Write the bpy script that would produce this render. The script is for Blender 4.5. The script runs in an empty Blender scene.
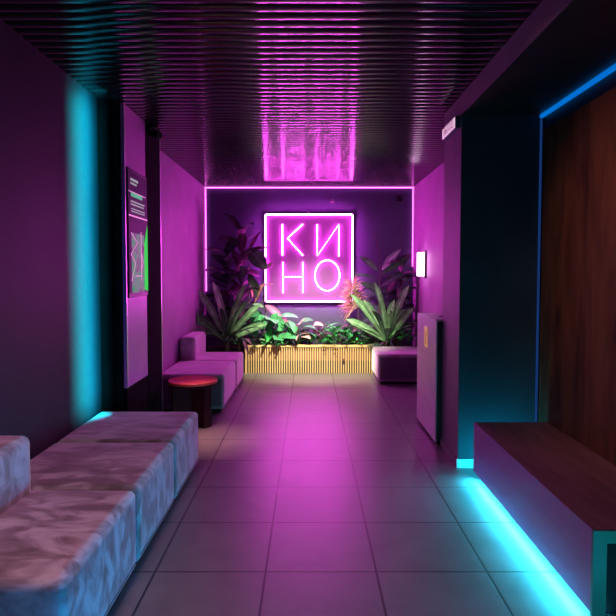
import bpy, bmesh, math, random
from mathutils import Vector, Matrix
random.seed(7)
C = bpy.context.scene.collection
sc = bpy.context.scene
R = math.radians

# ---------------------------------------------------------------- helpers
def link_bm(name, bm, mat, parent=None, smooth=False, origin=None):
    me = bpy.data.meshes.new(name)
    if origin is not None:
        bmesh.ops.translate(bm, verts=bm.verts, vec=-Vector(origin))
    bm.to_mesh(me); bm.free()
    if smooth:
        for p in me.polygons: p.use_smooth = True
    me.materials.append(mat)
    o = bpy.data.objects.new(name, me); C.objects.link(o)
    if origin is not None: o.location = origin
    if parent: o.parent = parent
    return o

def thing(name, label, cat, loc=(0, 0, 0), group=None):
    o = bpy.data.objects.new(name, None); C.objects.link(o)
    o.location = loc; o['label'] = label; o['category'] = cat
    o.empty_display_size = .1
    if group: o['group'] = group
    return o

def tag(o, label, cat, group=None, kind=None):
    o['label'] = label; o['category'] = cat
    if group: o['group'] = group
    if kind: o['kind'] = kind
    return o

def box(bm, x0, x1, y0, y1, z0, z1, bev=0, seg=3):
    r = bmesh.ops.create_cube(bm, size=1)
    vs = r['verts']
    for v in vs:
        v.co = Vector(((x0+x1)/2 + v.co.x*(x1-x0), (y0+y1)/2 + v.co.y*(y1-y0), (z0+z1)/2 + v.co.z*(z1-z0)))
    if bev:
        es = list({e for v in vs for e in v.link_edges})
        bmesh.ops.bevel(bm, geom=es, offset=bev, segments=seg, profile=.5, affect='EDGES')
    return vs

def boxo(name, dims, mat, parent=None, bev=0, seg=3, smooth=False):
    bm = bmesh.new(); box(bm, *dims, bev=bev, seg=seg)
    return link_bm(name, bm, mat, parent, smooth)

def struct(name, dims, mat, bev=0):
    o = boxo(name, dims, mat, None, bev); o['kind'] = 'structure'; return o

def tube(bm, pts, rad, sides=8, closed=False):
    pts = [Vector(p) for p in pts]; n = len(pts); rings = []
    for i, p in enumerate(pts):
        if closed: d = pts[(i+1) % n] - pts[i-1]
        elif i == 0: d = pts[1]-p
        elif i == n-1: d = p-pts[i-1]
        else: d = (pts[i+1]-p).normalized() + (p-pts[i-1]).normalized()
        d.normalize()
        a = d.cross(Vector((0, 1, 0)))
        if a.length < .1: a = d.cross(Vector((1, 0, 0)))
        a.normalize(); b = d.cross(a)
        r = rad[i] if isinstance(rad, (list, tuple)) else rad
        rings.append([bm.verts.new(p + a*r*math.cos(t) + b*r*math.sin(t)) for t in [2*math.pi*k/sides for k in range(sides)]])
    m = n if closed else n-1
    for i in range(m):
        A, B = rings[i], rings[(i+1) % n]
        for k in range(sides):
            bm.faces.new((A[k], A[(k+1) % sides], B[(k+1) % sides], B[k]))
    if not closed:
        bm.faces.new(rings[0][::-1]); bm.faces.new(rings[-1])

def cyl(bm, cx, cy, z0, z1, r, n=48, bev=0):
    b = [(r-bev, z0), (r, z0+bev), (r, z1-bev), (r-bev, z1)] if bev else [(r, z0), (r, z1)]
    rings = [[bm.verts.new((cx+rr*math.cos(2*math.pi*k/n), cy+rr*math.sin(2*math.pi*k/n), zz)) for k in range(n)] for rr, zz in b]
    for A, B in zip(rings, rings[1:]):
        for k in range(n): bm.faces.new((A[k], A[(k+1) % n], B[(k+1) % n], B[k]))
    bm.faces.new(rings[0][::-1]); bm.faces.new(rings[-1])

# ---------------------------------------------------------------- materials
def mat(name, col, rough=.5, metal=0, emis=None, es=0, spec=.5, sheen=0):
    m = bpy.data.materials.new(name); m.use_nodes = True
    b = m.node_tree.nodes['Principled BSDF']
    b.inputs['Base Color'].default_value = (*col, 1); b.inputs['Roughness'].default_value = rough
    b.inputs['Metallic'].default_value = metal; b.inputs['Specular IOR Level'].default_value = spec
    if sheen:
        b.inputs['Sheen Weight'].default_value = sheen; b.inputs['Sheen Roughness'].default_value = .4
    if emis:
        b.inputs['Emission Color'].default_value = (*emis, 1); b.inputs['Emission Strength'].default_value = es
    return m

def N(m, t, **kw):
    n = m.node_tree.nodes.new(t)
    for k, v in kw.items(): setattr(n, k, v)
    return n

def noise_mat(name, stops, scale=5, rough=.6, detail=6, dist=0, stretch=(1, 1, 1), bump=0, bscale=None, sheen=0, metal=0, coord='Object', spec=.5, rrange=None):
    m = mat(name, stops[0][1], rough, metal, sheen=sheen, spec=spec); L = m.node_tree.links
    b = m.node_tree.nodes['Principled BSDF']
    tc = N(m, 'ShaderNodeTexCoord'); mp = N(m, 'ShaderNodeMapping'); mp.inputs['Scale'].default_value = stretch
    no = N(m, 'ShaderNodeTexNoise'); no.inputs['Scale'].default_value = scale
    no.inputs['Detail'].default_value = detail; no.inputs['Distortion'].default_value = dist
    cr = N(m, 'ShaderNodeValToRGB'); el = cr.color_ramp.elements
    el[0].position, el[0].color = stops[0][0], (*stops[0][1], 1)
    el[1].position, el[1].color = stops[-1][0], (*stops[-1][1], 1)
    for p, c in stops[1:-1]:
        e = el.new(p); e.color = (*c, 1)
    L.new(tc.outputs[coord], mp.inputs[0]); L.new(mp.outputs[0], no.inputs['Vector'])
    L.new(no.outputs['Fac'], cr.inputs[0]); L.new(cr.outputs[0], b.inputs['Base Color'])
    if rrange:
        mr = N(m, 'ShaderNodeMapRange'); mr.inputs[3].default_value, mr.inputs[4].default_value = rrange
        L.new(no.outputs['Fac'], mr.inputs[0]); L.new(mr.outputs[0], b.inputs['Roughness'])
    if bump:
        bp = N(m, 'ShaderNodeBump'); bp.inputs['Strength'].default_value = bump; bp.inputs['Distance'].default_value = .02
        n2 = N(m, 'ShaderNodeTexNoise'); n2.inputs['Scale'].default_value = bscale or scale*3
        L.new(mp.outputs[0], n2.inputs['Vector']); L.new(n2.outputs['Fac'], bp.inputs['Height']); L.new(bp.outputs[0], b.inputs['Normal'])
    return m

def emit(name, col, s): return mat(name, (0, 0, 0), .5, emis=col, es=s)

M = {}
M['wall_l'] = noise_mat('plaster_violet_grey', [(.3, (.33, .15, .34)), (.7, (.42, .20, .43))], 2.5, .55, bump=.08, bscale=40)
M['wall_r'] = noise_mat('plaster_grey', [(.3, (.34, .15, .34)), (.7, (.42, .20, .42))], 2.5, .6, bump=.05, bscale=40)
M['wall_b'] = noise_mat('paint_navy', [(.3, (.055, .055, .11)), (.7, (.07, .07, .13))], 2, .6)
M['dark_wall'] = noise_mat('paint_dark_violet', [(.3, (.045, .035, .045)), (.7, (.065, .05, .065))], 2, .6)
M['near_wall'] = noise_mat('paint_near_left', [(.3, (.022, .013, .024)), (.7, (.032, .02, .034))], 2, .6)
M['black'] = noise_mat('paint_black', [(.3, (.012, .012, .014)), (.7, (.02, .02, .022))], 3, .45)
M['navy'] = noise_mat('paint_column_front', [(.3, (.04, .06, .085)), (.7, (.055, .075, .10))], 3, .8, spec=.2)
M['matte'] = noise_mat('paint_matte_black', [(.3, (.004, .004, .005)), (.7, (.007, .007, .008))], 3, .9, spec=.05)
M['pier'] = noise_mat('pier_neon_tint', [(.3, (.74, .16, .66)), (.7, (.80, .20, .72))], 3, .4)  # neon's magenta cast mixed into the pier face's base colour
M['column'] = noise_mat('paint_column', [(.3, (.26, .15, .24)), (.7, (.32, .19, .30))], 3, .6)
M['base'] = mat('white_skirting', (.75, .75, .75), .4)
M['ceil_back'] = mat('ceiling_void', (.004, .004, .005), .8)
M['slat'] = noise_mat('gloss_black_slat', [(.3, (.02, .018, .022)), (.7, (.03, .026, .03))], 3, .14, metal=0, spec=.7)
M['velvet'] = noise_mat('velvet_mauve', [(.36, (.15, .085, .10)), (.46, (.27, .17, .22)), (.53, (.42, .30, .38)), (.62, (.54, .40, .50))], 3.4, .85, detail=4.5, dist=1.0, stretch=(1, 2.0, 1.5), bump=.12, bscale=14, sheen=1)
M['velvet2'] = noise_mat('velvet_mauve_light', [(.36, (.46, .38, .43)), (.62, (.68, .58, .64))], 3.2, .85, detail=4, dist=1.2, stretch=(1, 1.9, 1.5), bump=.15, bscale=14, sheen=1)
M['endshade'] = noise_mat('shaded_end_velvet', [(.3, (.16, .15, .19)), (.7, (.22, .21, .25))], 6, .6)  # seat ends turned from the sign: their shade put into the colour
M['plinth'] = mat('black_plinth', (.012, .012, .014), .6)
M['seam'] = mat('seam_piping', (.12, .09, .11), .8)
M['red'] = noise_mat('table_red', [(.3, (.75, .07, .07)), (.7, (.82, .10, .09))], 6, .45)
M['darkred'] = noise_mat('table_dark_red', [(.3, (.055, .012, .02)), (.7, (.085, .02, .03))], 6, .7, stretch=(1, 1, .3), spec=.1)
M['cabinet'] = noise_mat('brushed_grey', [(.3, (.78, .72, .76)), (.7, (.88, .82, .86))], 4, .45, stretch=(1, 1, 4))
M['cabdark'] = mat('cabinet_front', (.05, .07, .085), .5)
M['yellow'] = mat('yellow_sticker_glow', (.85, .55, .08), .5, emis=(.85, .5, .05), es=.35)  # small added glow keeps the sticker yellow; it is no lamp
M['stickerdark'] = mat('sticker_mark', (.45, .25, .05), .5)
M['ply'] = noise_mat('light_plywood', [(.3, (.78, .52, .22)), (.7, (.90, .64, .30))], 6, .5, stretch=(1, 1, .4))
M['liner'] = noise_mat('red_brown_liner', [(.3, (.26, .11, .07)), (.7, (.36, .16, .10))], 5, .7)
M['liner2'] = mat('dark_liner', (.06, .045, .04), .8)
M['soil'] = noise_mat('soil', [(.3, (.015, .01, .008)), (.7, (.05, .03, .02))], 30, .95, bump=.6, bscale=60)
M['neon'] = emit('neon_tube', (1, .08, .88), 105)
M['neonframe'] = emit('neon_frame_tube', (1, .075, .88), 115)
M['signback'] = mat('sign_acrylic', (.12, .06, .12), .5, emis=(.62, .06, .60), es=.16)
M['signside'] = mat('sign_side', (.05, .02, .06), .4)
M['ledpink'] = emit('led_pink', (1, .13, .85), 6.5)
M['ledblue'] = emit('led_blue', (0, .17, .68), .9)
M['ledindigo'] = emit('led_indigo', (.02, .09, .38), .35)
M['ledcyan'] = emit('led_cyan', (.03, .75, 1), 70)
M['lamp'] = emit('lamp_diffuser', (1, .62, .95), 9)
M['exit'] = mat('exit_face', (.8, .7, .8), .4, emis=(1, .62, .86), es=.75)
M['exitink'] = mat('exit_ink', (.2, .05, .15), .5, emis=(.45, .08, .3), es=.3)
M['exitcase'] = mat('exit_case', (.05, .12, .18), .4)
M['leafw'] = None

def screen_mat():
    m = mat('screen_picture', (.01, .01, .01), .6, spec=.03); L = m.node_tree.links; b = m.node_tree.nodes['Principled BSDF']
    tc = N(m, 'ShaderNodeTexCoord'); no = N(m, 'ShaderNodeTexNoise'); no.inputs['Scale'].default_value = 5; no.inputs['Distortion'].default_value = 1.5
    cr = N(m, 'ShaderNodeValToRGB'); el = cr.color_ramp.elements
    el[0].position, el[0].color = .35, (.30, .06, .32, 1); el[1].position, el[1].color = .66, (.05, .42, .20, 1)
    e = el.new(.47); e.color = (.36, .26, .40, 1)
    e = el.new(.58); e.color = (.28, .34, .40, 1)
    L.new(tc.outputs['Object'], no.inputs['Vector']); L.new(no.outputs['Fac'], cr.inputs[0])
    L.new(cr.outputs[0], b.inputs['Emission Color']); b.inputs['Emission Strength'].default_value = .6
    return m
M['picture'] = screen_mat()
M['screen'] = mat('screen_black', (.004, .003, .005), .5, spec=.06, emis=(.06, .01, .07), es=.4)
M['green'] = mat('screen_green', (.01, .01, .01), .6, spec=.03, emis=(.01, .62, .06), es=1)
M['mint'] = mat('screen_mint', (.01, .01, .01), .6, spec=.03, emis=(.2, .75, .5), es=.55)
M['paleline'] = mat('screen_pale', (.01, .01, .01), .6, spec=.03, emis=(.55, .55, .62), es=.6)
M['pinkline'] = mat('screen_pink', (.01, .01, .01), .6, spec=.03, emis=(1, .35, .85), es=.9)

def wood_mat():
    m = mat('dark_walnut', (.1, .04, .02), .55); L = m.node_tree.links; b = m.node_tree.nodes['Principled BSDF']
    tc = N(m, 'ShaderNodeTexCoord'); mp = N(m, 'ShaderNodeMapping'); mp.inputs['Scale'].default_value = (1, 2.6, .45)
    no = N(m, 'ShaderNodeTexNoise'); no.inputs['Scale'].default_value = 3.0; no.inputs['Detail'].default_value = 9; no.inputs['Distortion'].default_value = .8; no.inputs['Roughness'].default_value = .6
    cr = N(m, 'ShaderNodeValToRGB'); el = cr.color_ramp.elements
    el[0].position, el[0].color = .3, (.05, .014, .010, 1); el[1].position, el[1].color = .72, (.27, .09, .045, 1)
    e = el.new(.48); e.color = (.16, .05, .024, 1)
    # knots
    mp2 = N(m, 'ShaderNodeMapping'); mp2.inputs['Scale'].default_value = (1, 3.2, 1.6)
    vo = N(m, 'ShaderNodeTexVoronoi'); vo.inputs['Scale'].default_value = 1.1
    kr = N(m, 'ShaderNodeValToRGB'); kr.color_ramp.elements[0].position = .04; kr.color_ramp.elements[0].color = (.25, .25, .25, 1)
    kr.color_ramp.elements[1].position = .26; kr.color_ramp.elements[1].color = (1, 1, 1, 1)
    mx = N(m, 'ShaderNodeMixRGB'); mx.blend_type = 'MULTIPLY'; mx.inputs[0].default_value = 1
    # board joints
    br = N(m, 'ShaderNodeTexBrick'); br.offset = 0; br.inputs['Scale'].default_value = 1
    br.inputs['Brick Width'].default_value = 10; br.inputs['Row Height'].default_value = .42; br.inputs['Mortar Size'].default_value = .003
    br.inputs['Color1'].default_value = (1, 1, 1, 1); br.inputs['Color2'].default_value = (.72, .72, .72, 1); br.inputs['Mortar'].default_value = (.25, .25, .25, 1)
    mp3 = N(m, 'ShaderNodeMapping'); 
    sw = N(m, 'ShaderNodeSeparateXYZ'); cb = N(m, 'ShaderNodeCombineXYZ')
    L.new(tc.outputs['Object'], sw.inputs[0]); L.new(sw.outputs['Z'], cb.inputs['X']); L.new(sw.outputs['Y'], cb.inputs['Y']); L.new(cb.outputs[0], br.inputs['Vector'])
    mx2 = N(m, 'ShaderNodeMixRGB'); mx2.blend_type = 'MULTIPLY'; mx2.inputs[0].default_value = .9
    L.new(tc.outputs['Object'], mp.inputs[0]); L.new(mp.outputs[0], no.inputs['Vector']); L.new(no.outputs['Fac'], cr.inputs[0])
    L.new(tc.outputs['Object'], mp2.inputs[0]); L.new(mp2.outputs[0], vo.inputs['Vector']); L.new(vo.outputs['Distance'], kr.inputs[0])
    L.new(cr.outputs[0], mx.inputs[1]); L.new(kr.outputs[0], mx.inputs[2])
    L.new(mx.outputs[0], mx2.inputs[1]); L.new(br.outputs['Color'], mx2.inputs[2]); L.new(mx2.outputs[0], b.inputs['Base Color'])
    return m
M['wood'] = wood_mat()
M['benchtop'] = noise_mat('bench_laminate', [(.3, (.24, .10, .14)), (.7, (.38, .17, .22))], 3, .5, detail=8, stretch=(6, .7, 1))
M['benchside'] = noise_mat('bench_side', [(.3, (.46, .09, .36)), (.7, (.54, .12, .43))], 3, .55, stretch=(1, .7, 5))

def floor_mat():
    m = mat('floor_tile', (.2, .2, .2), .35); L = m.node_tree.links; b = m.node_tree.nodes['Principled BSDF']
    tc = N(m, 'ShaderNodeTexCoord'); mp = N(m, 'ShaderNodeMapping'); mp.inputs['Location'].default_value = (.235, .025, 0)
    br = N(m, 'ShaderNodeTexBrick'); br.offset = 0; br.inputs['Scale'].default_value = 1
    br.inputs['Brick Width'].default_value = .6; br.inputs['Row Height'].default_value = .6; br.inputs['Mortar Size'].default_value = .0065
    br.inputs['Mortar Smooth'].default_value = .1
    br.inputs['Color1'].default_value = (.225, .195, .21, 1); br.inputs['Color2'].default_value = (.195, .17, .182, 1); br.inputs['Mortar'].default_value = (.012, .009, .012, 1)
    no = N(m, 'ShaderNodeTexNoise'); no.inputs['Scale'].default_value = 4; no.inputs['Detail'].default_value = 10; no.inputs['Roughness'].default_value = .65
    cr = N(m, 'ShaderNodeValToRGB'); cr.color_ramp.elements[0].position = .3; cr.color_ramp.elements[0].color = (.72, .72, .72, 1)
    cr.color_ramp.elements[1].position = .7; cr.color_ramp.elements[1].color = (1.12, 1.1, 1.1, 1)
    mx = N(m, 'ShaderNodeMixRGB'); mx.blend_type = 'MULTIPLY'; mx.inputs[0].default_value = 1
    mr = N(m, 'ShaderNodeMapRange'); mr.inputs[3].default_value = .30; mr.inputs[4].default_value = .46; b.inputs['Specular IOR Level'].default_value = 1.0
    bp = N(m, 'ShaderNodeBump'); bp.inputs['Strength'].default_value = .35; bp.inputs['Distance'].default_value = .004; bp.invert = True
    L.new(tc.outputs['Object'], mp.inputs[0]); L.new(mp.outputs[0], br.inputs['Vector']); L.new(mp.outputs[0], no.inputs['Vector'])
    L.new(no.outputs['Fac'], cr.inputs[0]); L.new(br.outputs['Color'], mx.inputs[1]); L.new(cr.outputs[0], mx.inputs[2]); L.new(mx.outputs[0], b.inputs['Base Color'])
    L.new(no.outputs['Fac'], mr.inputs[0]); L.new(mr.outputs[0], b.inputs['Roughness'])
    L.new(br.outputs['Fac'], bp.inputs['Height']); L.new(bp.outputs[0], b.inputs['Normal'])
    return m
M['floor'] = floor_mat()

def leaf_mat(name, base, edge, stripe=None, rough=.6, emis=0):
    """UV x runs across the blade (0.5 = midrib), y along it"""
    m = mat(name, base, rough, spec=.3); L = m.node_tree.links; b = m.node_tree.nodes['Principled BSDF']
    uv = N(m, 'ShaderNodeUVMap'); sx = N(m, 'ShaderNodeSeparateXYZ'); L.new(uv.outputs[0], sx.inputs[0])
    a = N(m, 'ShaderNodeMath', operation='SUBTRACT'); a.inputs[1].default_value = .5; L.new(sx.outputs[0], a.inputs[0])
    ab = N(m, 'ShaderNodeMath', operation='ABSOLUTE'); L.new(a.outputs[0], ab.inputs[0])
    tc = N(m, 'ShaderNodeTexCoord'); no = N(m, 'ShaderNodeTexNoise'); no.inputs['Scale'].default_value = 9; L.new(tc.outputs['Object'], no.inputs['Vector'])
    cr = N(m, 'ShaderNodeValToRGB'); el = cr.color_ramp.elements
    el[0].position, el[0].color = .0, (*[min(1, c*1.9+.03) for c in base], 1)
    el[1].position, el[1].color = .5, (*edge, 1)
    e = el.new(.05); e.color = (*base, 1)
    L.new(ab.outputs[0], cr.inputs[0]); out = cr.outputs[0]
    if stripe:
        m1 = N(m, 'ShaderNodeMath', operation='MULTIPLY'); m1.inputs[1].default_value = -7; L.new(ab.outputs[0], m1.inputs[0])
        m2 = N(m, 'ShaderNodeMath', operation='MULTIPLY_ADD'); m2.inputs[1].default_value = 48; L.new(sx.outputs[1], m2.inputs[0]); 
        m3 = N(m, 'ShaderNodeMath', operation='MULTIPLY'); m3.inputs[1].default_value = 5; L.new(m1.outputs[0], m3.inputs[0]); L.new(m3.outputs[0], m2.inputs[2])
        si = N(m, 'ShaderNodeMath', operation='SINE'); L.new(m2.outputs[0], si.inputs[0])
        gt = N(m, 'ShaderNodeMath', operation='GREATER_THAN'); gt.inputs[1].default_value = .1; L.new(si.outputs[0], gt.inputs[0])
        mx = N(m, 'ShaderNodeMixRGB'); L.new(gt.outputs[0], mx.inputs[0]); L.new(out, mx.inputs[1]); mx.inputs[2].default_value = (*stripe, 1); out = mx.outputs[0]
    mv = N(m, 'ShaderNodeMixRGB'); mv.blend_type = 'MULTIPLY'; mv.inputs[0].default_value = .8
    c2 = N(m, 'ShaderNodeValToRGB'); c2.color_ramp.elements[0].position = .35; c2.color_ramp.elements[0].color = (.5, .5, .5, 1)
    c2.color_ramp.elements[1].position = .65; c2.color_ramp.elements[1].color = (1.2, 1.2, 1.2, 1)
    L.new(no.outputs['Fac'], c2.inputs[0]); L.new(out, mv.inputs[1]); L.new(c2.outputs[0], mv.inputs[2]); L.new(mv.outputs[0], b.inputs['Base Color'])
    b.inputs['Transmission Weight'].default_value = 0
    return m
LM = {
 'dark': leaf_mat('leaf_dark', (.06, .075, .08), (.04, .05, .055), rough=.38),
 'darkpurple': leaf_mat('leaf_purple', (.22, .07, .18), (.12, .04, .10), rough=.4),
 'grey': leaf_mat('leaf_greygreen', (.20, .34, .22), (.14, .24, .16)),
 'nest': leaf_mat('leaf_nest', (.08, .20, .09), (.04, .11, .06)),
 'nestpale': leaf_mat('leaf_nest_pale', (.26, .50, .24), (.14, .30, .14)),
 'bright': leaf_mat('leaf_bright', (.06, .62, .14), (.04, .42, .08)),
 'mid': leaf_mat('leaf_mid', (.07, .42, .14), (.04, .26, .08)),
 'blue': leaf_mat('leaf_bluegreen', (.16, .40, .30), (.10, .26, .20)),
 'calathea': leaf_mat('leaf_striped', (.03, .26, .09), (.02, .17, .06), stripe=(.14, .52, .22)),
 'caladium': leaf_mat('leaf_cream', (.75, .55, .50), (.30, .12, .16)),
 'pink': leaf_mat('leaf_pink', (.60, .22, .45), (.40, .12, .3)),
 'orange': leaf_mat('leaf_orange', (.75, .33, .22), (.65, .3, .24)),
}
M['stem'] = noise_mat('plant_stem', [(.3, (.05, .06, .03)), (.7, (.10, .08, .05))], 12, .7)

# ---------------------------------------------------------------- room shell
XL, XR, YB, ZC = -1.76, 1.77, 9.55, 3.07
YF = -2.4
struct('floor', (-1.9, 2.05, YF-.1, YB+.1, -.1, 0), M['floor'])
# ceiling: void board and glossy lamella slats, one object
bm = bmesh.new()
def slat(y, x0, x1):
    w, sag, n = .086, .0085, 8
    lo = []
    for s in (x0, x1):
        ring = []
        for i in range(n+1):
            t = -1 + 2*i/n
            ring.append(bm.verts.new((s, y + t*w/2, ZC - sag*(1-t*t))))
        lo.append(ring)
    A, B = lo; m = len(A)
    for i in range(m-1):
        f = bm.faces.new((A[i], A[i+1], B[i+1], B[i])); f.smooth = True
    box(bm, x0, x1, y-w/2, y+w/2, ZC+.0005, ZC+.018)
y = YF+.05
while y < YB-.04:
    slat(y, XL, 1.235 if y < 5.2 else XR); y += .1
ce = link_bm('ceiling', bm, M['slat']); ce['kind'] = 'structure'
bm = bmesh.new(); box(bm, -1.9, 2.05, YF-.1, YB+.1, ZC+.02, ZC+.1)
cv = link_bm('ceiling_void', bm, M['ceil_back']); cv.parent = ce; 

struct('wall_back', (-1.9, 2.05, YB, YB+.1, 0, ZC), M['wall_b'])
struct('wall_front', (-1.9, 2.05, YF-.1, YF, 0, ZC), M['dark_wall'])
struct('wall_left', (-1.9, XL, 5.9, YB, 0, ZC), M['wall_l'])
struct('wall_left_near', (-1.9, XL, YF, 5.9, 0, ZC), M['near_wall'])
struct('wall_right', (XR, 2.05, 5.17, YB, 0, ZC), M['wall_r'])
struct('wall_right_near', (1.90, 2.05, YF, 4.6, 0, 2.9), M['black'])
# left pier with its own faces
struct('trim_1', (XL, -1.66, 4.72, 4.75, 0, ZC-.01), M['matte'])
struct('trim_2', (XL, -1.60, 4.75, 4.82, 0, ZC-.01), M['matte'])
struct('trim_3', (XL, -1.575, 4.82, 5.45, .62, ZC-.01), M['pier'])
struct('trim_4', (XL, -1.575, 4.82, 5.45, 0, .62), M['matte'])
struct('trim_5', (XL, -1.57, 5.45, 5.95, 0, ZC-.01), M['matte'], bev=.004)
M['edgeglint'] = mat('edge_highlight', (.85, .75, .85), .3, metal=.9)  # bright strips stand in for neon highlights on the bare pier edges
struct('glint_strip_far', (-1.5705, -1.563, 5.938, 5.955, 0, ZC-.012), M['edgeglint'], bev=.001)
struct('glint_strip_near', (-1.5755, -1.567, 4.815, 4.832, .62, ZC-.012), M['edgeglint'], bev=.001)
# right column and bulkhead
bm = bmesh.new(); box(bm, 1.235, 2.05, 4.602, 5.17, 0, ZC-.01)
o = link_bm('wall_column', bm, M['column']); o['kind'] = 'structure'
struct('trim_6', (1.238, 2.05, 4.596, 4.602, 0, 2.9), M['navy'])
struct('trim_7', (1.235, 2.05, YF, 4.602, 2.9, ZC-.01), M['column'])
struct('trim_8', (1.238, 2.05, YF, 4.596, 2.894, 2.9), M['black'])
struct('baseboard_column', (1.223, 1.87, 4.584, 4.596, 0, .075), M['base'], bev=.002)
struct('baseboard_column_side', (1.223, 1.235, 4.596, 5.17, 0, .075), M['column'], bev=.002)
struct('baseboard_left', (XL, XL+.012, 5.95, 9.0, 0, .075), M['black'])

# ---------------------------------------------------------------- wood wall panel
boxo('wood', (1.0, 1.1, 0, 1, 0, 1), M['wood']).name = 'tmp'
bpy.data.objects.remove(bpy.data.objects['tmp'])
wp = boxo('wooden_wall_panel', (1.86, 1.90, -.6, 4.50, .03, 2.75), M['wood'], bev=.003)
tag(wp, 'large knotty dark wood panel on the right wall behind the bench', 'wall panel')
o = boxo('led_profile', (1.862, 1.892, YF+.05, 4.585, 2.868, 2.892), M['ledblue'])
tag(o, 'blue glowing line light running above the dark wood panel', 'led strip')
o = boxo('led_profile', (1.868, 1.882, 4.578, 4.592, .0, 2.866), M['ledindigo'])
tag(o, 'dim blue vertical line light at the far edge of the wood panel', 'led strip')

# ---------------------------------------------------------------- bench on the right
BX0, BX1, BY0, BY1, BZ0, BZ1 = 1.287, 1.855, 2.505, 4.33, .07, .455
t = thing('box_bench', 'long low purple-lit box bench under the wood panel with cyan glow beneath', 'bench', ((BX0+BX1)/2, (BY0+BY1)/2, 0))
def ch(o, p):
    o.parent = p; o.matrix_parent_inverse = Matrix.Translation(-Vector(p.location)); return o
ch(boxo('seat_board', (BX0+.004, BX1, BY0, BY1, BZ1-.028, BZ1), M['benchtop']), t)
ch(boxo('side_board', (BX0, BX0+.004, BY0, BY1, BZ0, BZ1), M['benchside']), t)
ch(boxo('end_board', (BX0+.004, BX1, BY1-.03, BY1, BZ0, BZ1-.028), M['benchside']), t)
ch(boxo('back_board', (BX1-.03, BX1, BY0, BY1-.03, BZ0, BZ1-.028), M['benchside']), t)
bm = bmesh.new()
M['benchend'] = noise_mat('bench_end_edge', [(.3, (.07, .13, .12)), (.7, (.11, .18, .17))], 4, .5)
box(bm, BX0, BX0+.062, BY0-.018, BY0, 0, BZ1); box(bm, BX0+.062, BX1-.062, BY0-.018, BY0, BZ1-.058, BZ1)
box(bm, BX1-.062, BX1, BY0-.018, BY0, 0, BZ1); box(bm, BX0+.062, BX1-.062, BY0-.018, BY0, 0, .06)
ch(link_bm('end_frame', bm, M['benchend']), t)
ch(boxo('inner_panel', (BX0+.03, BX1-.03, BY0+.02, BY0+.03, .0, BZ1-.028), M['darkred']), t)
for yy in (BY0+.05, BY1-.1): ch(boxo('foot', (BX0+.14, BX1-.05, yy, yy+.05, 0, BZ0), M['plinth']), t)
ls = boxo('light_strip', (BX0+.03, BX0+.055, BY0+.0, BY1-.02, BZ0-.018, BZ0-.002), M['ledcyan']); ch(ls, t); ls['label'] = 'glowing cyan light strip under the front edge'

# ---------------------------------------------------------------- sofas
def rbox(bm, x0, x1, y0, y1, z0, z1, r, puff=.0, n=10):
    """rounded, slightly crowned upholstered block"""
    tmp = bmesh.new(); bmesh.ops.create_cube(tmp, size=1)
    bmesh.ops.subdivide_edges(tmp, edges=tmp.edges, cuts=n*2, use_grid_fill=True)
    hx, hy, hz = (x1-x0)/2, (y1-y0)/2, (z1-z0)/2; c = Vector(((x0+x1)/2, (y0+y1)/2, (z0+z1)/2))
    for v in tmp.verts:
        # concentrate vertices near the edges
        q = [math.copysign(abs(2*a)**.55, a) if abs(a) > 1e-6 else 0 for a in v.co]
        p = Vector((q[0]*hx, q[1]*hy, q[2]*hz))
        inner = Vector((max(-hx+r, min(hx-r, p.x)), max(-hy+r, min(hy-r, p.y)), max(-hz+r, min(hz-r, p.z))))
        d = p-inner
        if d.length > 1e-7: p = inner + d.normalized()*min(r, d.length if sum(1 for k in d if abs(k) > 1e-6) == 1 else r)
        if q[2] > .99: p.z += puff*(1-q[0]**2)*(1-q[1]**2)
        if q[0] > .99: p.x += puff*.6*(1-q[2]**2)*(1-q[1]**2)
        v.co = p+c
    me = bpy.data.meshes.new('t'); tmp.to_mesh(me); tmp.free(); bm.from_mesh(me); bpy.data.meshes.remove(me)

def sofa(label, x0, x1, y0, y1, h=.44, back=None, group=None, vel='velvet', wallside=-1, endface=False):
    t = thing('sofa_module', label, 'sofa', ((x0+x1)/2, (y0+y1)/2, 0), group)
    bm = bmesh.new(); rbox(bm, x0, x1, y0+.004, y1-.004, .035, h, .035, .008)
    ch(link_bm('seat', bm, M[vel], smooth=True), t)
    ch(boxo('plinth', (x0+.04, x1-.04, y0+.04, y1-.04, 0, .04), M['plinth']), t)
    bm = bmesh.new(); e = .002
    fx = x1+e if wallside < 0 else x0-e
    tube(bm, [(x0+.03, y0+.003, .078), (x1-.03, y0+.003, .078)], .003, 6)
    tube(bm, [(fx, y0+.035, .078), (fx, y1-.035, .078)], .003, 6)
    ch(link_bm('piping', bm, M['seam'], smooth=True), t)
    if endface:
        bm = bmesh.new(); box(bm, x0+.03, x1-.03, y0-.002, y0+.006, .085, h-.05, .002, 1)
        ch(link_bm('end_shade_sheet', bm, M['endshade']), t)  # dark sheet imitating shade on the seat end
    if back:
        bm = bmesh.new(); rbox(bm, *back, h-.06, h+.305, .045, .006)
        ch(link_bm('backrest', bm, M[vel], smooth=True), t)
    return t
g = 'modular sofa blocks along the left wall'
FX = -.925; HN = .462
sofa('nearest mauve velvet sofa block in lower left corner, with a backrest', XL+.01, FX, 2.05, 2.97, h=HN, back=(XL+.012, -1.47, 2.05, 2.95), group=g)
sofa('backless velvet block in the middle of the three left foreground sofa blocks', XL+.01, FX, 2.975, 3.81, h=HN, group=g)
sofa('backless velvet block beside the black pier, farthest of three in the left foreground', XL+.01, FX, 3.815, 4.66, h=HN, group=g)
g2 = 'sofa blocks in the back seating corner'
sofa('pinkish velvet seat block directly behind the small round red table', XL+.01, -.985, 6.42, 7.50, group=g2, vel='velvet2', endface=True)
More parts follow.
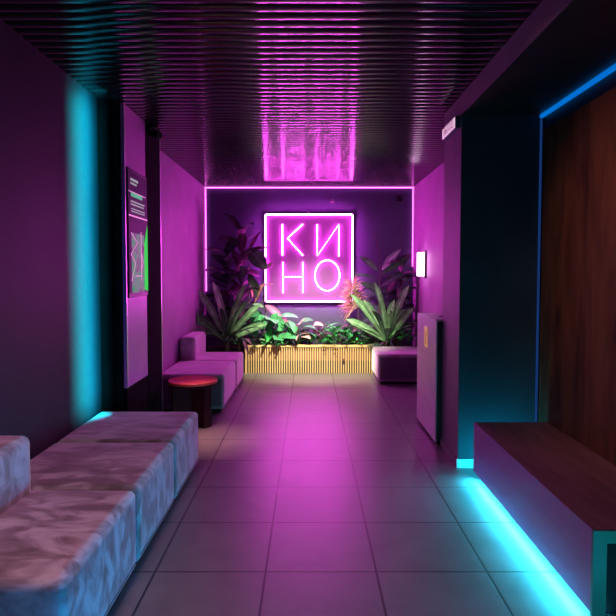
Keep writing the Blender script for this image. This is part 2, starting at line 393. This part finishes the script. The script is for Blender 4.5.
sofa('purple velvet sofa block with low backrest, between seat block and left plants', XL+.01, -.975, 7.505, 8.32, back=(XL+.012, -1.53, 7.51, 8.31), group=g2, vel='velvet2')
sofa('velvet seat block right of the slatted wooden planter, beside grey cabinet', 1.0, XR-.01, 8.05, 8.92, group=g2, vel='velvet2', wallside=1, endface=True)

# ---------------------------------------------------------------- round table
TX, TY = -1.236, 5.93
t = thing('side_table', 'small round red-topped side table with dark red slab legs', 'table', (TX, TY, 0))
bm = bmesh.new(); cyl(bm, TX, TY, .452, .48, .258, 64, .003)
ch(link_bm('tabletop', bm, M['red'], smooth=False), t)
bm = bmesh.new(); cyl(bm, TX, TY, .425, .4515, .252, 64, .002)
ch(link_bm('apron', bm, M['darkred']), t)
for a in (-35, 80, 205):
    bm = bmesh.new(); box(bm, .03, .225, -.05, .05, 0, .424, .003, 1)
    bmesh.ops.rotate(bm, verts=bm.verts, cent=(0, 0, 0), matrix=Matrix.Rotation(R(a), 3, 'Z'))
    bmesh.ops.translate(bm, verts=bm.verts, vec=(TX, TY, 0))
    ch(link_bm('leg', bm, M['darkred']), t)

# ---------------------------------------------------------------- grey cabinet
t = thing('waste_cabinet', 'tall narrow grey cabinet with yellow sticker standing behind the right column', 'cabinet', (1.42, 5.65, 0))
ch(boxo('body', (1.192, 1.66, 5.19, 6.08, .035, 1.16), M['cabdark'], bev=.003), t)
ch(boxo('side_panel', (1.18, 1.192, 5.185, 6.085, .035, 1.165), M['cabinet'], bev=.002), t)
ch(boxo('top_panel', (1.18, 1.66, 5.185, 6.085, 1.165, 1.18), M['cabinet'], bev=.002), t)
ch(boxo('plinth', (1.21, 1.64, 5.22, 6.05, 0, .035), M['plinth']), t)
bm = bmesh.new(); cyl(bm, 1.36, 5.55, 1.18, 1.186, .07, 32)
ch(link_bm('lid_opening', bm, M['plinth']), t)
st = boxo('sticker', (1.1775, 1.18, 5.56, 5.70, .87, 1.075), M['yellow'], bev=.001); ch(st, t); st['label'] = 'yellow upright sticker'
bm = bmesh.new()
box(bm, 1.1768, 1.1775, 5.615, 5.645, .90, 1.04)
o = link_bm('print', bm, M['stickerdark']); o.parent = st; o.matrix_parent_inverse = Matrix.Identity(4)

# ---------------------------------------------------------------- planter
PX0, PX1, PY = -1.02, 1.03, 8.93
t = thing('slatted_planter', 'long low planter with light wood vertical slats under the neon sign', 'planter', (0, 9.2, 0))
bm = bmesh.new(); n = 54; zt = .425
for k in range(n):
    x = PX0+.02 + (PX1-PX0-.04)*k/(n-1)
    if k in (41,):   # a broken lath near the right end
        box(bm, x-.0075, x+.0075, PY, PY+.02, 0.005, .14); box(bm, x-.0075, x+.0075, PY, PY+.02, .24, zt)
        continue
    box(bm, x-.0075, x+.0075, PY, PY+.02, 0.005, zt)
s = link_bm('slat_front', bm, M['ply']); ch(s, t)
bm = bmesh.new()
# cap board with gently wavy back edge
prev = None; nn = 60
for i in range(nn+1):
    x = PX0-.01 + (PX1-PX0+.02)*i/nn; w = .10+.03*math.sin(i*.35)+.015*math.sin(i*.9)
    vs = [bm.verts.new(p) for p in ((x, PY-.012, zt), (x, PY-.012, zt+.03), (x, PY+w, zt+.03), (x, PY+w, zt))]
    if prev:
        for a in range(4): bm.faces.new((prev[a], vs[a], vs[(a+1) % 4], prev[(a+1) % 4]))
    else: bm.faces.new(vs)
    prev = vs
bm.faces.new(prev[::-1]); bmesh.ops.recalc_face_normals(bm, faces=bm.faces)
ch(link_bm('cap_board', bm, M['ply']), t)
for x in (PX0-.005, PX1-.018): ch(boxo('end_post', (x, x+.03, PY-.008, PY+.05, 0, zt), M['ply']), t)
ch(boxo('upper_liner', (PX0+.01, PX1-.01, PY+.045, PY+.06, .2, zt), M['liner']), t)
ch(boxo('lower_liner', (PX0+.01, PX1-.01, PY+.045, PY+.06, 0, .2), M['liner2']), t)
ch(boxo('soil_bed', (-1.745, 1.755, PY+.065, YB-.005, 0, .37), M['soil']), t)

# ---------------------------------------------------------------- neon sign
SZ, SH, SY = 1.857, .734, 9.44
t = thing('neon_sign', 'square pink neon sign with Cyrillic letters К И Н О on the back wall', 'neon sign', (0, SY, SZ))
k = .003829
def sp(zx, zy): return ((zx-304)*k, SY-.03, SZ-(zy-300)*k)
ch(boxo('back_panel', (-SH-.01, SH+.01, SY, SY+.02, SZ-SH-.01, SZ+SH+.01), M['signback'], bev=.003), t)
bm = bmesh.new(); box(bm, -SH+.12, SH-.12, SY+.02, YB, SZ-SH+.15, SZ+SH-.15)
ch(link_bm('mounting_box', bm, M['signside']), t)
bm = bmesh.new(); h = SH-.005
for a, b in (((-h, h), (h, h)), ((h, h), (h, -h)), ((h, -h), (-h, -h)), ((-h, -h), (-h, h))):
    q = .012
    d = Vector((b[0]-a[0], 0, b[1]-a[1])).normalized()*q
    tube(bm, [Vector((a[0], SY-.02, SZ+a[1]))+d, Vector((b[0], SY-.02, SZ+b[1]))-d], .0078, 8)
ch(link_bm('frame_tube', bm, M['neonframe'], smooth=True), t)
def letter(strokes, closed=False, name='letter_tube'):
    bm = bmesh.new()
    for s in strokes: tube(bm, [sp(*p) for p in s], .0068, 8, closed)
    ch(link_bm(name, bm, M['neon'], smooth=True), t)
letter([[(188, 152), (188, 288)], [(277, 152), (210, 214), (277, 288)]])
letter([[(340, 154), (340, 290), (434, 154), (434, 292)]])
letter([[(190, 318), (190, 452)], [(277, 318), (277, 452)], [(196, 382), (270, 382)]])
letter([[(384+54*math.cos(a), 376+67*math.sin(a)) for a in [2*math.pi*i/40 for i in range(40)]]], True)
for zx, zy in ((188, 160), (277, 280), (340, 160), (434, 285), (190, 325), (277, 445), (384, 309), (384, 443)):
    x, y_, z = sp(zx, zy); ch(boxo('tube_clip', (x-.004, x+.004, y_, SY, z-.004, z+.004), M['signside']), t)

# pink line lights framing the back wall
o = boxo('led_line', (XL+.005, XR-.005, YB-.03, YB-.014, ZC-.029, ZC-.018), M['ledpink']); tag(o, 'thin pink line light along the top edge of the back wall', 'led strip')
o = boxo('led_line', (XL+.012, XL+.020, YB-.03, YB-.018, 1.3, ZC-.032), M['ledpink']); tag(o, 'thin vertical pink line light in the left back corner', 'led strip')
o = boxo('led_line', (XR-.020, XR-.012, YB-.03, YB-.018, 1.72, ZC-.032), M['ledpink']); tag(o, 'thin vertical pink line light in the right back corner', 'led strip')

# ---------------------------------------------------------------- wall lamp
t = thing('wall_lamp', 'bright upright white box lamp on the far right wall above plants', 'wall lamp', (XR, 8.55, 1.73))
ch(boxo('diffuser', (1.652, 1.74, 8.48, 8.60, 1.565, 1.92), M['lamp'], bev=.006), t)
ch(boxo('backplate', (1.741, XR, 8.45, 8.63, 1.54, 1.945), M['column'], bev=.004), t)

# ---------------------------------------------------------------- exit sign
t = thing('exit_sign', 'small glowing exit sign box high on the left face of the right column', 'sign', (1.235, 4.86, 2.86))
ch(boxo('case', (1.196, 1.235, 4.64, 5.08, 2.80, 2.90), M['exitcase'], bev=.004), t)
ch(boxo('face', (1.191, 1.1955, 4.65, 5.07, 2.808, 2.892), M['exit'], bev=.001), t)
cu = bpy.data.curves.new('lettering', 'FONT'); cu.body = 'ВЫХОД'; cu.size = .085; cu.extrude = .0006; cu.align_x = 'CENTER'; cu.align_y = 'CENTER'
tmp = bpy.data.objects.new('tmp', cu); C.objects.link(tmp); bpy.context.view_layer.update()
me = bpy.data.meshes.new_from_object(tmp); bpy.data.objects.remove(tmp); me.name = 'lettering'
me.materials.clear(); me.materials.append(M['exitink'])
o = bpy.data.objects.new('lettering', me); C.objects.link(o)
# text faces -X : x axis of the text runs towards -Y (reading from the corridor)
o.matrix_world = Matrix(((0, 0, -1, 1.1898), (-1, 0, 0, 4.86), (0, 1, 0, 2.85), (0, 0, 0, 1)))
o.parent = t; o.matrix_parent_inverse = Matrix.Translation(-Vector(t.location))

# ---------------------------------------------------------------- display on the left pier
t = thing('display_screen', 'upright glossy display with text lines and green picture on left pier', 'screen', (-1.575, 5.13, 1.98))
fx = -1.575
ch(boxo('bezel', (fx, fx+.018, 4.86, 5.42, 1.40, 2.53), M['black'], bev=.004), t)
s = boxo('screen', (fx+.0182, fx+.020, 4.865, 5.415, 1.44, 2.50), M['screen']); ch(s, t)
def onscreen(name, mt, rects=None, poly=None):
    bm = bmesh.new()
    for (a, b, z0, z1) in rects or []: box(bm, fx+.0202, fx+.0215, 4.865+a*.55, 4.865+b*.55, 1.44+z0*1.06, 1.44+z1*1.06)
    for P in poly or []:
        vs = [bm.verts.new((fx+.0218, 4.865+a*.55, 1.44+z*1.06)) for a, z in P]
        bm.faces.new(vs)
    o = link_bm(name, bm, M[mt]); o.parent = s; o.matrix_parent_inverse = Matrix.Identity(4)
onscreen('picture', 'picture', [(.12, .80, 0.0, .50)])
onscreen('green_area', 'green', poly=[[(.80, .02), (1, .0), (1, .60), (.9, .52), (.80, .42)]])
onscreen('pink_band', 'pinkline', [(0, 1, .635, .647), (0, .9, .835, .841)])
onscreen('heading', 'mint', [(.12, .72, .80, .835)])
onscreen('text_lines', 'paleline', [(.1, .5, .93, .95), (.1, .42, .90, .915), (.1, .85, .755, .767), (.1, .8, .73, .742), (.12, .85, .695, .704), (.12, .85, .675, .684)])
bm = bmesh.new()
for P in ([(.1, .50), (.42, .42), (.08, .32), (.3, .25), (.1, .1)], [(.62, .52), (.62, .10)], [(.3, .14), (.62, .14)], [(.62, .35), (.72, .26), (.64, .2)]):
    tube(bm, [(fx+.022, 4.865+a*.55, 1.44+z*1.06) for a, z in P], .004, 6)
o = link_bm('sign_reflection', bm, M['pinkline']); o.parent = s; o.matrix_parent_inverse = Matrix.Identity(4)  # reflection of the neon letters in the glass, drawn as glowing strokes

# ---------------------------------------------------------------- small ceiling / wall fittings
t = thing('ceiling_spotlight', 'small black spotlight on the ceiling beside the left pier', 'spotlight', (-1.5, 5.6, ZC-.01))
bm = bmesh.new(); cyl(bm, -1.53, 5.6, ZC-.03, ZC-.009, .045, 24); ch(link_bm('canopy', bm, M['black']), t)
bm = bmesh.new(); tube(bm, [(-1.53, 5.6, ZC-.03), (-1.53, 5.6, ZC-.075)], .01, 10); ch(link_bm('stem', bm, M['black']), t)
bm = bmesh.new(); tube(bm, [(-1.56, 5.64, ZC-.075), (-1.46, 5.54, ZC-.11)], .032, 20); ch(link_bm('head', bm, M['black'], smooth=False), t)
t = thing('wall_camera', 'small dark camera box at the top right of the back wall', 'camera', (1.5, YB, 2.86))
ch(boxo('housing', (1.47, 1.56, YB-.12, YB-.04, 2.80, 2.90), M['black'], bev=.01), t)
ch(boxo('bracket', (1.505, 1.525, YB-.04, YB, 2.84, 2.87), M['black']), t)
bm = bmesh.new(); bmesh.ops.create_uvsphere(bm, u_segments=20, v_segments=12, radius=.035)
for v in bm.verts: v.co.y *= .6; v.co += Vector((.39, YB-.02, 2.82))
o = link_bm('motion_sensor', bm, mat('sensor_plastic', (.14, .09, .14), .4), smooth=True, origin=(.39, YB-.02, 2.82)); tag(o, 'tiny round sensor on the back wall above the neon sign', 'sensor')

# ---------------------------------------------------------------- plants
class Leaves:
    def __init__(s): s.bm = bmesh.new(); s.uv = s.bm.loops.layers.uv.new('UVMap')
    def leaf(s, base, az, el, L, W, droop=.8, seg=8, prof='lance', fold=.25, roll=0):
        p = Vector(base); rows = []; a = el; sl = L/seg
        for i in range(seg+1):
            t = i/seg
            if prof == 'lance': w = W*math.sin(math.pi*min(1, (t*.86+.07)))**.8 if t < 1 else W*.05
            elif prof == 'oval': w = W*max(.04, math.sin(math.pi*t)**.7 * (1-.25*t))
            elif prof == 'strap': w = W*(.35+.65*min(1, t*2.2))*(1 if t < .75 else max(.05, math.cos((t-.75)*2*math.pi)**.6 if t < 1 else .05))
            elif prof == 'heart': w = W*max(.04, (1-t)**.6*min(1, .55+t*4))
            else: w = W*(1-t*.9)
            d = Vector((math.cos(az)*math.cos(a), math.sin(az)*math.cos(a), math.sin(a)))
            side = Vector((-math.sin(az), math.cos(az), 0))
            up = side.cross(d)*-1
            side = side*math.cos(roll)+up*math.sin(roll); up = side.cross(d)*-1
            if up.z < 0: up = -up
            rows.append(((p-side*w/2+up*w*fold), p.copy(), (p+side*w/2+up*w*fold), t))
            p = p+d*sl; a -= droop/seg*(.5+t)
        vr = []
        for l, m_, r, t in rows: vr.append(([s.bm.verts.new(v) for v in (l, m_, r)], t))
        for (A, ta), (B, tb) in zip(vr, vr[1:]):
            for j, (u0, u1) in enumerate(((0, .5), (.5, 1))):
                f = s.bm.faces.new((A[j], A[j+1], B[j+1], B[j])); f.smooth = True
                for lp, (u, v) in zip(f.loops, ((u0, ta), (u1, ta), (u1, tb), (u0, tb))): lp[s.uv].uv = (u, v)
        return p
    def done(s, name, mt, parent, rng=(XL+.02, XR-.02)):
        for v in s.bm.verts:       # keep blades in the room, off the back wall and above the soil
            v.co.x = max(rng[0], min(rng[1], v.co.x)); v.co.y = min(v.co.y, YB-.012)
        return ch(link_bm(name, s.bm, LM[mt]), parent)
rn = random.Random
def nest(label, x, y, z, n, L, W, m1, m2, seed, group=None, elr=(28, 82), fan=None):
    r = rn(seed); t = thing('nest_fern', label, 'plant', (x, y, z), group)
    A, B = Leaves(), Leaves()
    for i in range(n):
        az = 2*math.pi*i/n*2.4 + r.uniform(-.3, .3); el = R(elr[0] + (elr[1]-elr[0])*i/n)
        l = L*r.uniform(.8, 1.1)
        (A if r.random() < .6 else B).leaf((x+.03*math.cos(az), y+.03*math.sin(az), z), az, el, l, W*r.uniform(.8, 1.15), droop=r.uniform(.4, 1.1), prof='strap', fold=.16, roll=r.uniform(-.5, .5))
    for a in fan or []:    # blades spread towards the room: (sideways angle from vertical, length)
        sx = math.sin(R(a[0])); az = 0 if sx > 0 else math.pi
        B.leaf((x+.02*sx, y-.03, z), az+(-.35 if sx > 0 else .35), R(90-abs(a[0])), a[1], W*1.5, droop=.35, prof='strap', fold=.12, roll=R(70) if sx > 0 else -R(70))
    A.done('foliage', m1, t); f = B.done('pale_foliage', m2, t); f['label'] = 'paler blades'
    bm = bmesh.new(); tube(bm, [(x, y, .36), (x, y, z+.05)], [.05, .035], 10); ch(link_bm('crown', bm, M['stem'], smooth=True), t)
    return t
def rubber(label, x, y, top, n, L, W, m1, m2, seed, lean=0, group=None, name='rubber_plant'):
    r = rn(seed); t = thing(name, label, 'plant', (x, y, .37), group)
    bm = bmesh.new(); pts = [(x+lean*q*q, y, .36+(top-.36)*q) for q in (0, .25, .5, .75, 1)]
    tube(bm, pts, [.016, .014, .012, .009, .006], 8); ch(link_bm('stem', bm, M['stem'], smooth=True), t)
    A, B = Leaves(), Leaves()
    for i in range(n):
        q = .25+.75*i/(n-1); p = (x+lean*q*q, y, .36+(top-.36)*q); az = i*2.4+r.uniform(-.4, .4)
        if math.sin(az) > .5: az = -az
        (A if r.random() < .6 else B).leaf(p, az, R(r.uniform(5, 60)), L*r.uniform(.75, 1.1), W*r.uniform(.8, 1.1), droop=r.uniform(.5, 1.5), prof='oval', fold=.15, roll=r.uniform(-.6, .6))
    A.done('foliage', m1, t); B.done('tinted_foliage', m2, t)
    return t
def broad(label, x, y, z, n, H, L, W, mt, seed, name='calathea', prof='oval', elr=(25, 80), spread=(.3, 1), group=None, xs=1):
    r = rn(seed); t = thing(name, label, 'plant', (x, y, z), group); A = Leaves(); bm = bmesh.new()
    for i in range(n):
        az = i*2.4+r.uniform(-.3, .3); s = r.uniform(*spread)*H*.6; h = H*r.uniform(.35, 1)
        p = Vector((x+math.cos(az)*s*xs, min(y+math.sin(az)*s*.6, YB-.1), z+h))
        tube(bm, [(x, y, z-.02), ((x+p.x)/2, (y+p.y)/2, z+h*.65), p], [.006, .005, .003], 6)
        az2 = az if math.sin(az) < .2 else -az
        A.leaf(p, az2, R(r.uniform(-35, 35)), L*r.uniform(.7, 1.1), W*r.uniform(.8, 1.1), droop=r.uniform(.4, 1.2), prof=prof, fold=.1, roll=r.uniform(-.7, .7))
    ch(link_bm('stems', bm, M['stem'], smooth=True), t); A.done('foliage', mt, t)
    return t
def fern(label, x, y, z, n, L, mt, seed, group=None, name='fern', lw=.016, ll=.09):
    r = rn(seed); t = thing(name, label, 'plant', (x, y, z), group); A = Leaves(); bm = bmesh.new()
    for i in range(n):
        az = i*2.4+r.uniform(-.4, .4); a = R(r.uniform(35, 78)); l = L*r.uniform(.7, 1.1); p = Vector((x, y, z)); pts = [p.copy()]; seg = 12
        for k2 in range(seg):
            d = Vector((math.cos(az)*math.cos(a), .7*math.sin(az)*math.cos(a), math.sin(a))); p = p+d*l/seg; pts.append(p.copy()); a -= .11
            q = (k2+1)/seg; w = ll*math.sin(math.pi*min(1, q*.85+.12))
            for sd in (1, -1):
                A.leaf(p, az+sd*1.15, a*.4+.1, w*(l/L), lw, droop=.4, seg=2, prof='lance', fold=.05)
        tube(bm, pts, .003, 5)
    ch(link_bm('stems', bm, M['stem']), t); A.done('fronds', mt, t)
    return t
def bush(label, x, y, z, n, rx, h, l, mt, seed, group=None, name='leafy_plant', prof='heart'):
    r = rn(seed); t = thing(name, label, 'plant', (x, y, z), group); A = Leaves(); bm = bmesh.new()
    for i in range(n):
        az = r.uniform(0, 6.28); q = math.sqrt(r.random()); s = rx*q; hh = h*math.sqrt(max(0, 1-q*q*.7))*r.uniform(.55, 1)
        p = Vector((x+math.cos(az)*s, min(y+math.sin(az)*s*.7, YB-.06), z+hh))
        if i % 4 == 0: tube(bm, [(x+math.cos(az)*s*.3, y, z-.02), p], .0025, 5)
        A.leaf(p, az if math.sin(az) < .3 else -az, R(r.uniform(-10, 55)), l*r.uniform(.6, 1.1), l*.62, droop=.8, seg=4, prof=prof, fold=.12, roll=r.uniform(-.5, .5))
    ch(link_bm('stems', bm, M['stem']), t); A.done('foliage', mt, t)
    return t
def custom(label, name, x, y, spec, mt, stem_top, group=None, prof='oval', dims=.15):
    """hand-placed single leaves: (x,z start, image-plane angle deg, length, width, matkey)"""
    t = thing(name, label, 'plant', (x, y, .37), group)
    bm = bmesh.new(); tube(bm, [(x, y, .36), (x, y, .36+(stem_top-.36)*.5), (x+.02, y-.01, stem_top)], [.014, .011, .006], 8)
    by = {}
    for (lx, lz, ang, L, W, mk) in spec:
        tube(bm, [(x, y, lz-.12), (lx, y-.04, lz)], .005, 6)
        A = by.setdefault(mk, Leaves())
        az = 0 if math.cos(R(ang)) >= 0 else math.pi
        el = math.asin(max(-1, min(1, math.sin(R(ang)))))
        A.leaf((lx, y-.04, lz), az+(-.3 if az == 0 else .3), el, L, W, droop=.25, prof=prof, fold=.12, roll=R(68) if az == 0 else -R(68), seg=10)
    ch(link_bm('stem', bm, M['stem'], smooth=True), t)
    for mk, A in by.items(): A.done('leaves', mk, t)
    return t

PY0 = 9.12
# left group
rubber('tall dark leafy rubber plant in the left back corner', -1.38, 9.33, 1.95, 26, .46, .20, 'dark', 'darkpurple', 3)
rubber('tallest dark plant with purple leaves beside the left of the neon sign', -1.13, 9.34, 2.28, 26, .46, .19, 'darkpurple', 'dark', 5)
custom('plant with a large grey-green leaf overlapping the left edge of the neon sign', 'ficus_plant', -1.0, 9.3,
   [(-1.0, 2.0, -42, .46, .30, 'grey'), (-1.0, 1.95, 62, .42, .09, 'pink'), (-.98, 2.0, 8, .34, .05, 'pink'), (-.80, 1.66, 28, .26, .09, 'pink'),
    (-.86, 1.38, 15, .30, .05, 'pink'), (-.90, 1.10, 68, .40, .07, 'orange'), (-.93, 1.2, 95, .34, .05, 'orange'), (-1.0, 1.6, -60, .35, .15, 'dark'), (-1.0, 1.7, 200, .35, .13, 'dark'), (-.9, 1.5, -75, .33, .14, 'dark')], None, 2.0)
nest('big nest fern with long strap blades behind the left sofa backrest', -1.32, 8.96, .52, 24, .80, .085, 'nest', 'nestpale', 11, elr=(10, 80), fan=[(-48, .85), (-22, .95), (-6, .98), (14, 1.0), (38, .85), (60, .75)])
bush('low dark foliage behind the purple sofa block', -1.25, 9.1, .36, 90, .42, .40, .12, 'dark', 21)
bush('small bright green mint plant between the sofa and the planter', -1.06, 9.0, .36, 60, .14, .24, .07, 'bright', 22)
custom('dark drooping leaf plant at the left end of the wooden planter', 'drooping_plant', -1.12, 8.92, [(-1.12, .72, -42, .34, .07, 'darkpurple'), (-1.1, .66, -62, .34, .06, 'darkpurple'), (-1.14, .7, 215, .3, .06, 'dark')], None, .72)
broad('striped calathea with round green leaves left of the planter centre', -.70, 9.10, .38, 20, .55, .30, .20, 'calathea', 31, elr=(0, 60), xs=1.1)
broad('pink-edged striped calathea drooping toward the planter centre', -.40, 9.1, .38, 14, .50, .28, .17, 'calathea', 35)
custom('low plant with round striped leaves facing the room, left of planter centre', 'striped_leaf_plant', -.66, 9.0,
   [(-.92, .80, 60, .24, .19, 'calathea'), (-.74, .70, 100, .27, .22, 'calathea'), (-.60, .74, 70, .26, .20, 'calathea'), (-.46, .66, 95, .27, .21, 'calathea'), (-.36, .60, 40, .24, .18, 'calathea'),
    (-.84, .58, 120, .24, .19, 'calathea'), (-.66, .52, 75, .22, .18, 'bright'), (-.50, .50, 50, .2, .15, 'calathea')], None, .6)
custom('plant with a broad pink arching leaf above the striped calatheas', 'pink_leaf_plant', -.72, 9.25, [(-.72, 1.08, -28, .36, .13, 'pink'), (-.74, 1.05, 160, .2, .08, 'grey'), (-.5, .92, -50, .22, .1, 'pink')], None, 1.05)
broad('small caladium with cream and wine leaves at the planter centre', -.20, 9.12, .39, 22, .52, .19, .15, 'caladium', 41, name='caladium', prof='heart')
bush('low green ground cover just right of the cream caladium', .05, 9.1, .36, 90, .18, .30, .085, 'mid', 43)
bush('low green ground cover under the striped calatheas', -.6, 9.05, .36, 110, .36, .2, .09, 'mid', 44)
# right group
fern('light green fern in the middle right of the planter', .33, 9.1, .42, 24, .58, 'mid', 51)
bush('purple-tinted small plant among the ferns right of planter centre', .20, 9.14, .36, 70, .16, .42, .085, 'pink', 52)
bush('bright green leafy clump in front of the orange plume', .46, 9.06, .36, 90, .20, .40, .085, 'bright', 53)
fern('taller blue-green fern beneath the orange plume', .62, 9.14, .42, 24, .60, 'blue', 54)
bush('bright green leafy clump near the right end of the planter', .82, 9.05, .36, 70, .18, .30, .08, 'bright', 55)
fern('feathery grey-green fern at the right end of the planter', .97, 9.02, .38, 24, .42, 'blue', 56, lw=.010)
broad('mixed green and purple leaf plant behind the planter ferns', .80, 9.22, .40, 14, .44, .24, .10, 'darkpurple', 57, name='cordyline', prof='lance')
broad('green lance-leaf plant reaching over the planter right half', .72, 9.18, .42, 12, .42, .32, .09, 'mid', 58, name='lance_leaf_plant', prof='lance')
bush('small bright green plant above the right seat block', 1.47, 9.02, .36, 80, .22, .42, .09, 'bright', 59)
bush('purple-leaved low plant behind the right seat block', 1.22, 9.08, .36, 50, .18, .26, .09, 'darkpurple', 60)
nest('big nest fern with pale green upright blades on the right', 1.26, 9.05, .50, 20, .66, .085, 'nest', 'nestpale', 12, elr=(25, 85), fan=[(-33, 1.02), (-25, .8), (-7, 1.0), (14, .98), (30, .7), (-55, .8), (3, .7)])
rubber('tall dark rubber plant in the right back corner', 1.52, 9.3, 1.75, 26, .42, .17, 'dark', 'darkpurple', 8)
custom('rubber plant with grey-green leaves spread high, right of neon sign', 'ficus_plant', 1.16, 9.28,
   [(1.14, 1.64, 140, .42, .14, 'grey'), (1.2, 1.66, 52, .46, .15, 'grey'), (1.2, 1.60, 32, .40, .12, 'nest'), (1.12, 1.52, 165, .42, .05, 'nest'), (1.16, 1.85, 100, .45, .05, 'darkpurple'),
    (1.2, 1.4, 35, .42, .14, 'dark'), (1.15, 1.3, 150, .36, .13, 'dark'), (1.3, 1.3, 60, .4, .16, 'darkpurple'), (1.4, 1.15, 40, .4, .16, 'dark')], None, 1.8)
# feathery plume
t = thing('plume_plant', 'feathery orange-pink plume plant at the lower right corner of the neon sign', 'plant', (.78, 9.28, .37))
A = Leaves(); B = Leaves(); r = rn(5)
for i in range(520):
    s = r.random(); px, pz = .76 - .02*s, 1.0+.45*s; a = r.uniform(25, 215) if i % 3 else r.uniform(120, 230)
    az = 0 if math.cos(R(a)) > 0 else math.pi
    (A if i % 2 else B).leaf((px, 9.28-r.uniform(0, .05), pz), az+r.uniform(-.8, .8), math.asin(math.sin(R(a))), r.uniform(.14, .32)*(1.15-s*.5), .009, droop=1.0, seg=5, prof='lance', fold=.1, roll=r.uniform(-1, 1))
A.done('orange_plumes', 'orange', t); B.done('pale_plumes', 'caladium', t)
bm = bmesh.new(); tube(bm, [(.80, 9.28, .36), (.82, 9.28, 1.0), (.80, 9.27, 1.42)], [.01, .007, .003], 6); ch(link_bm('stem', bm, M['stem']), t)

# ---------------------------------------------------------------- lights
def area(name, loc, rot, size, sy, col, e, spread=180):
    l = bpy.data.lights.new(name, 'AREA'); l.shape = 'RECTANGLE'; l.size = size; l.size_y = sy; l.color = col; l.energy = e; l.spread = R(spread)
    o = bpy.data.objects.new(name, l); o.location = loc; o.rotation_euler = rot; C.objects.link(o); return o
def spot(name, loc, target, col, e, ang, blend=.6, rad=.05):
    l = bpy.data.lights.new(name, 'SPOT'); l.color = col; l.energy = e; l.spot_size = R(ang); l.spot_blend = blend; l.shadow_soft_size = rad
    o = bpy.data.objects.new(name, l); o.location = loc
    o.rotation_euler = (Vector(target)-Vector(loc)).to_track_quat('-Z', 'Y').to_euler(); C.objects.link(o); return o
# cyan wall washer by the left pier (faces the wall)
area('cyan_wall_washer', (-1.57, 4.50, 1.76), (0, R(90), 0), 2.5, .06, (.0, .68, .85), 32, 132)
# unseen cyan lamps added low beside the camera to tint sofa sides and bench end
area('cyan_sofa_fill', (1.5, 1.3, .25), (R(90), 0, R(66)), 1.2, .15, (.0, .45, 1), 11, 80)
area('cyan_end_fill', (1.6, 1.75, .12), (R(100), 0, 0), .5, .08, (.0, .75, .9), 1.6, 120)
area('cyan_column_fill', (1.52, 4.37, .05), (R(140), 0, 0), .5, .05, (.0, .62, .85), 3.5, 170)  # lamp added low behind the bench for the column's cyan gradient
area('bench_led', (BX0+.02, (BY0+BY1)/2+.01, BZ0-.012), (0, R(48), 0), .02, BY1-BY0-.01, (.02, .74, 1), 16, 130)
# plant spots
spot('plant_spot', (.0, 6.9, 2.98), (.1, 9.2, .45), (1, .93, .68), 1250, 52, .85, .12)
# unseen weak warm fill lamps added for sofa tops, wood panel and table
area('sofa_fill', (-1.0, 2.0, 3.0), (0, 0, 0), .5, .5, (1, .62, .70), 13, 115)
spot('panel_fill', (.0, 2.6, 2.98), (1.86, 3.3, 1.75), (1, .56, .45), 62, 62, .9)
area('table_fill', (-1.0, 5.4, 3.0), (0, 0, 0), .15, .15, (1, .5, .45), 2.5, 26)

w = bpy.data.worlds.new('World'); sc.world = w; w.use_nodes = True
w.node_tree.nodes['Background'].inputs[0].default_value = (.03, .02, .04, 1); w.node_tree.nodes['Background'].inputs[1].default_value = .3

# ---------------------------------------------------------------- camera
cam = bpy.data.cameras.new('camera'); co = bpy.data.objects.new('camera', cam); C.objects.link(co); sc.camera = co
co.location = (0, 0, 1.625); co.rotation_euler = (R(90-2.5), 0, 0)
cam.sensor_width = 36; cam.lens = 561/616*36; cam.shift_x = -1/616; cam.shift_y = -11.5/616; cam.clip_start = .05
sc.view_settings.view_transform = 'Standard'; sc.view_settings.look = 'None'; sc.view_settings.exposure = 0
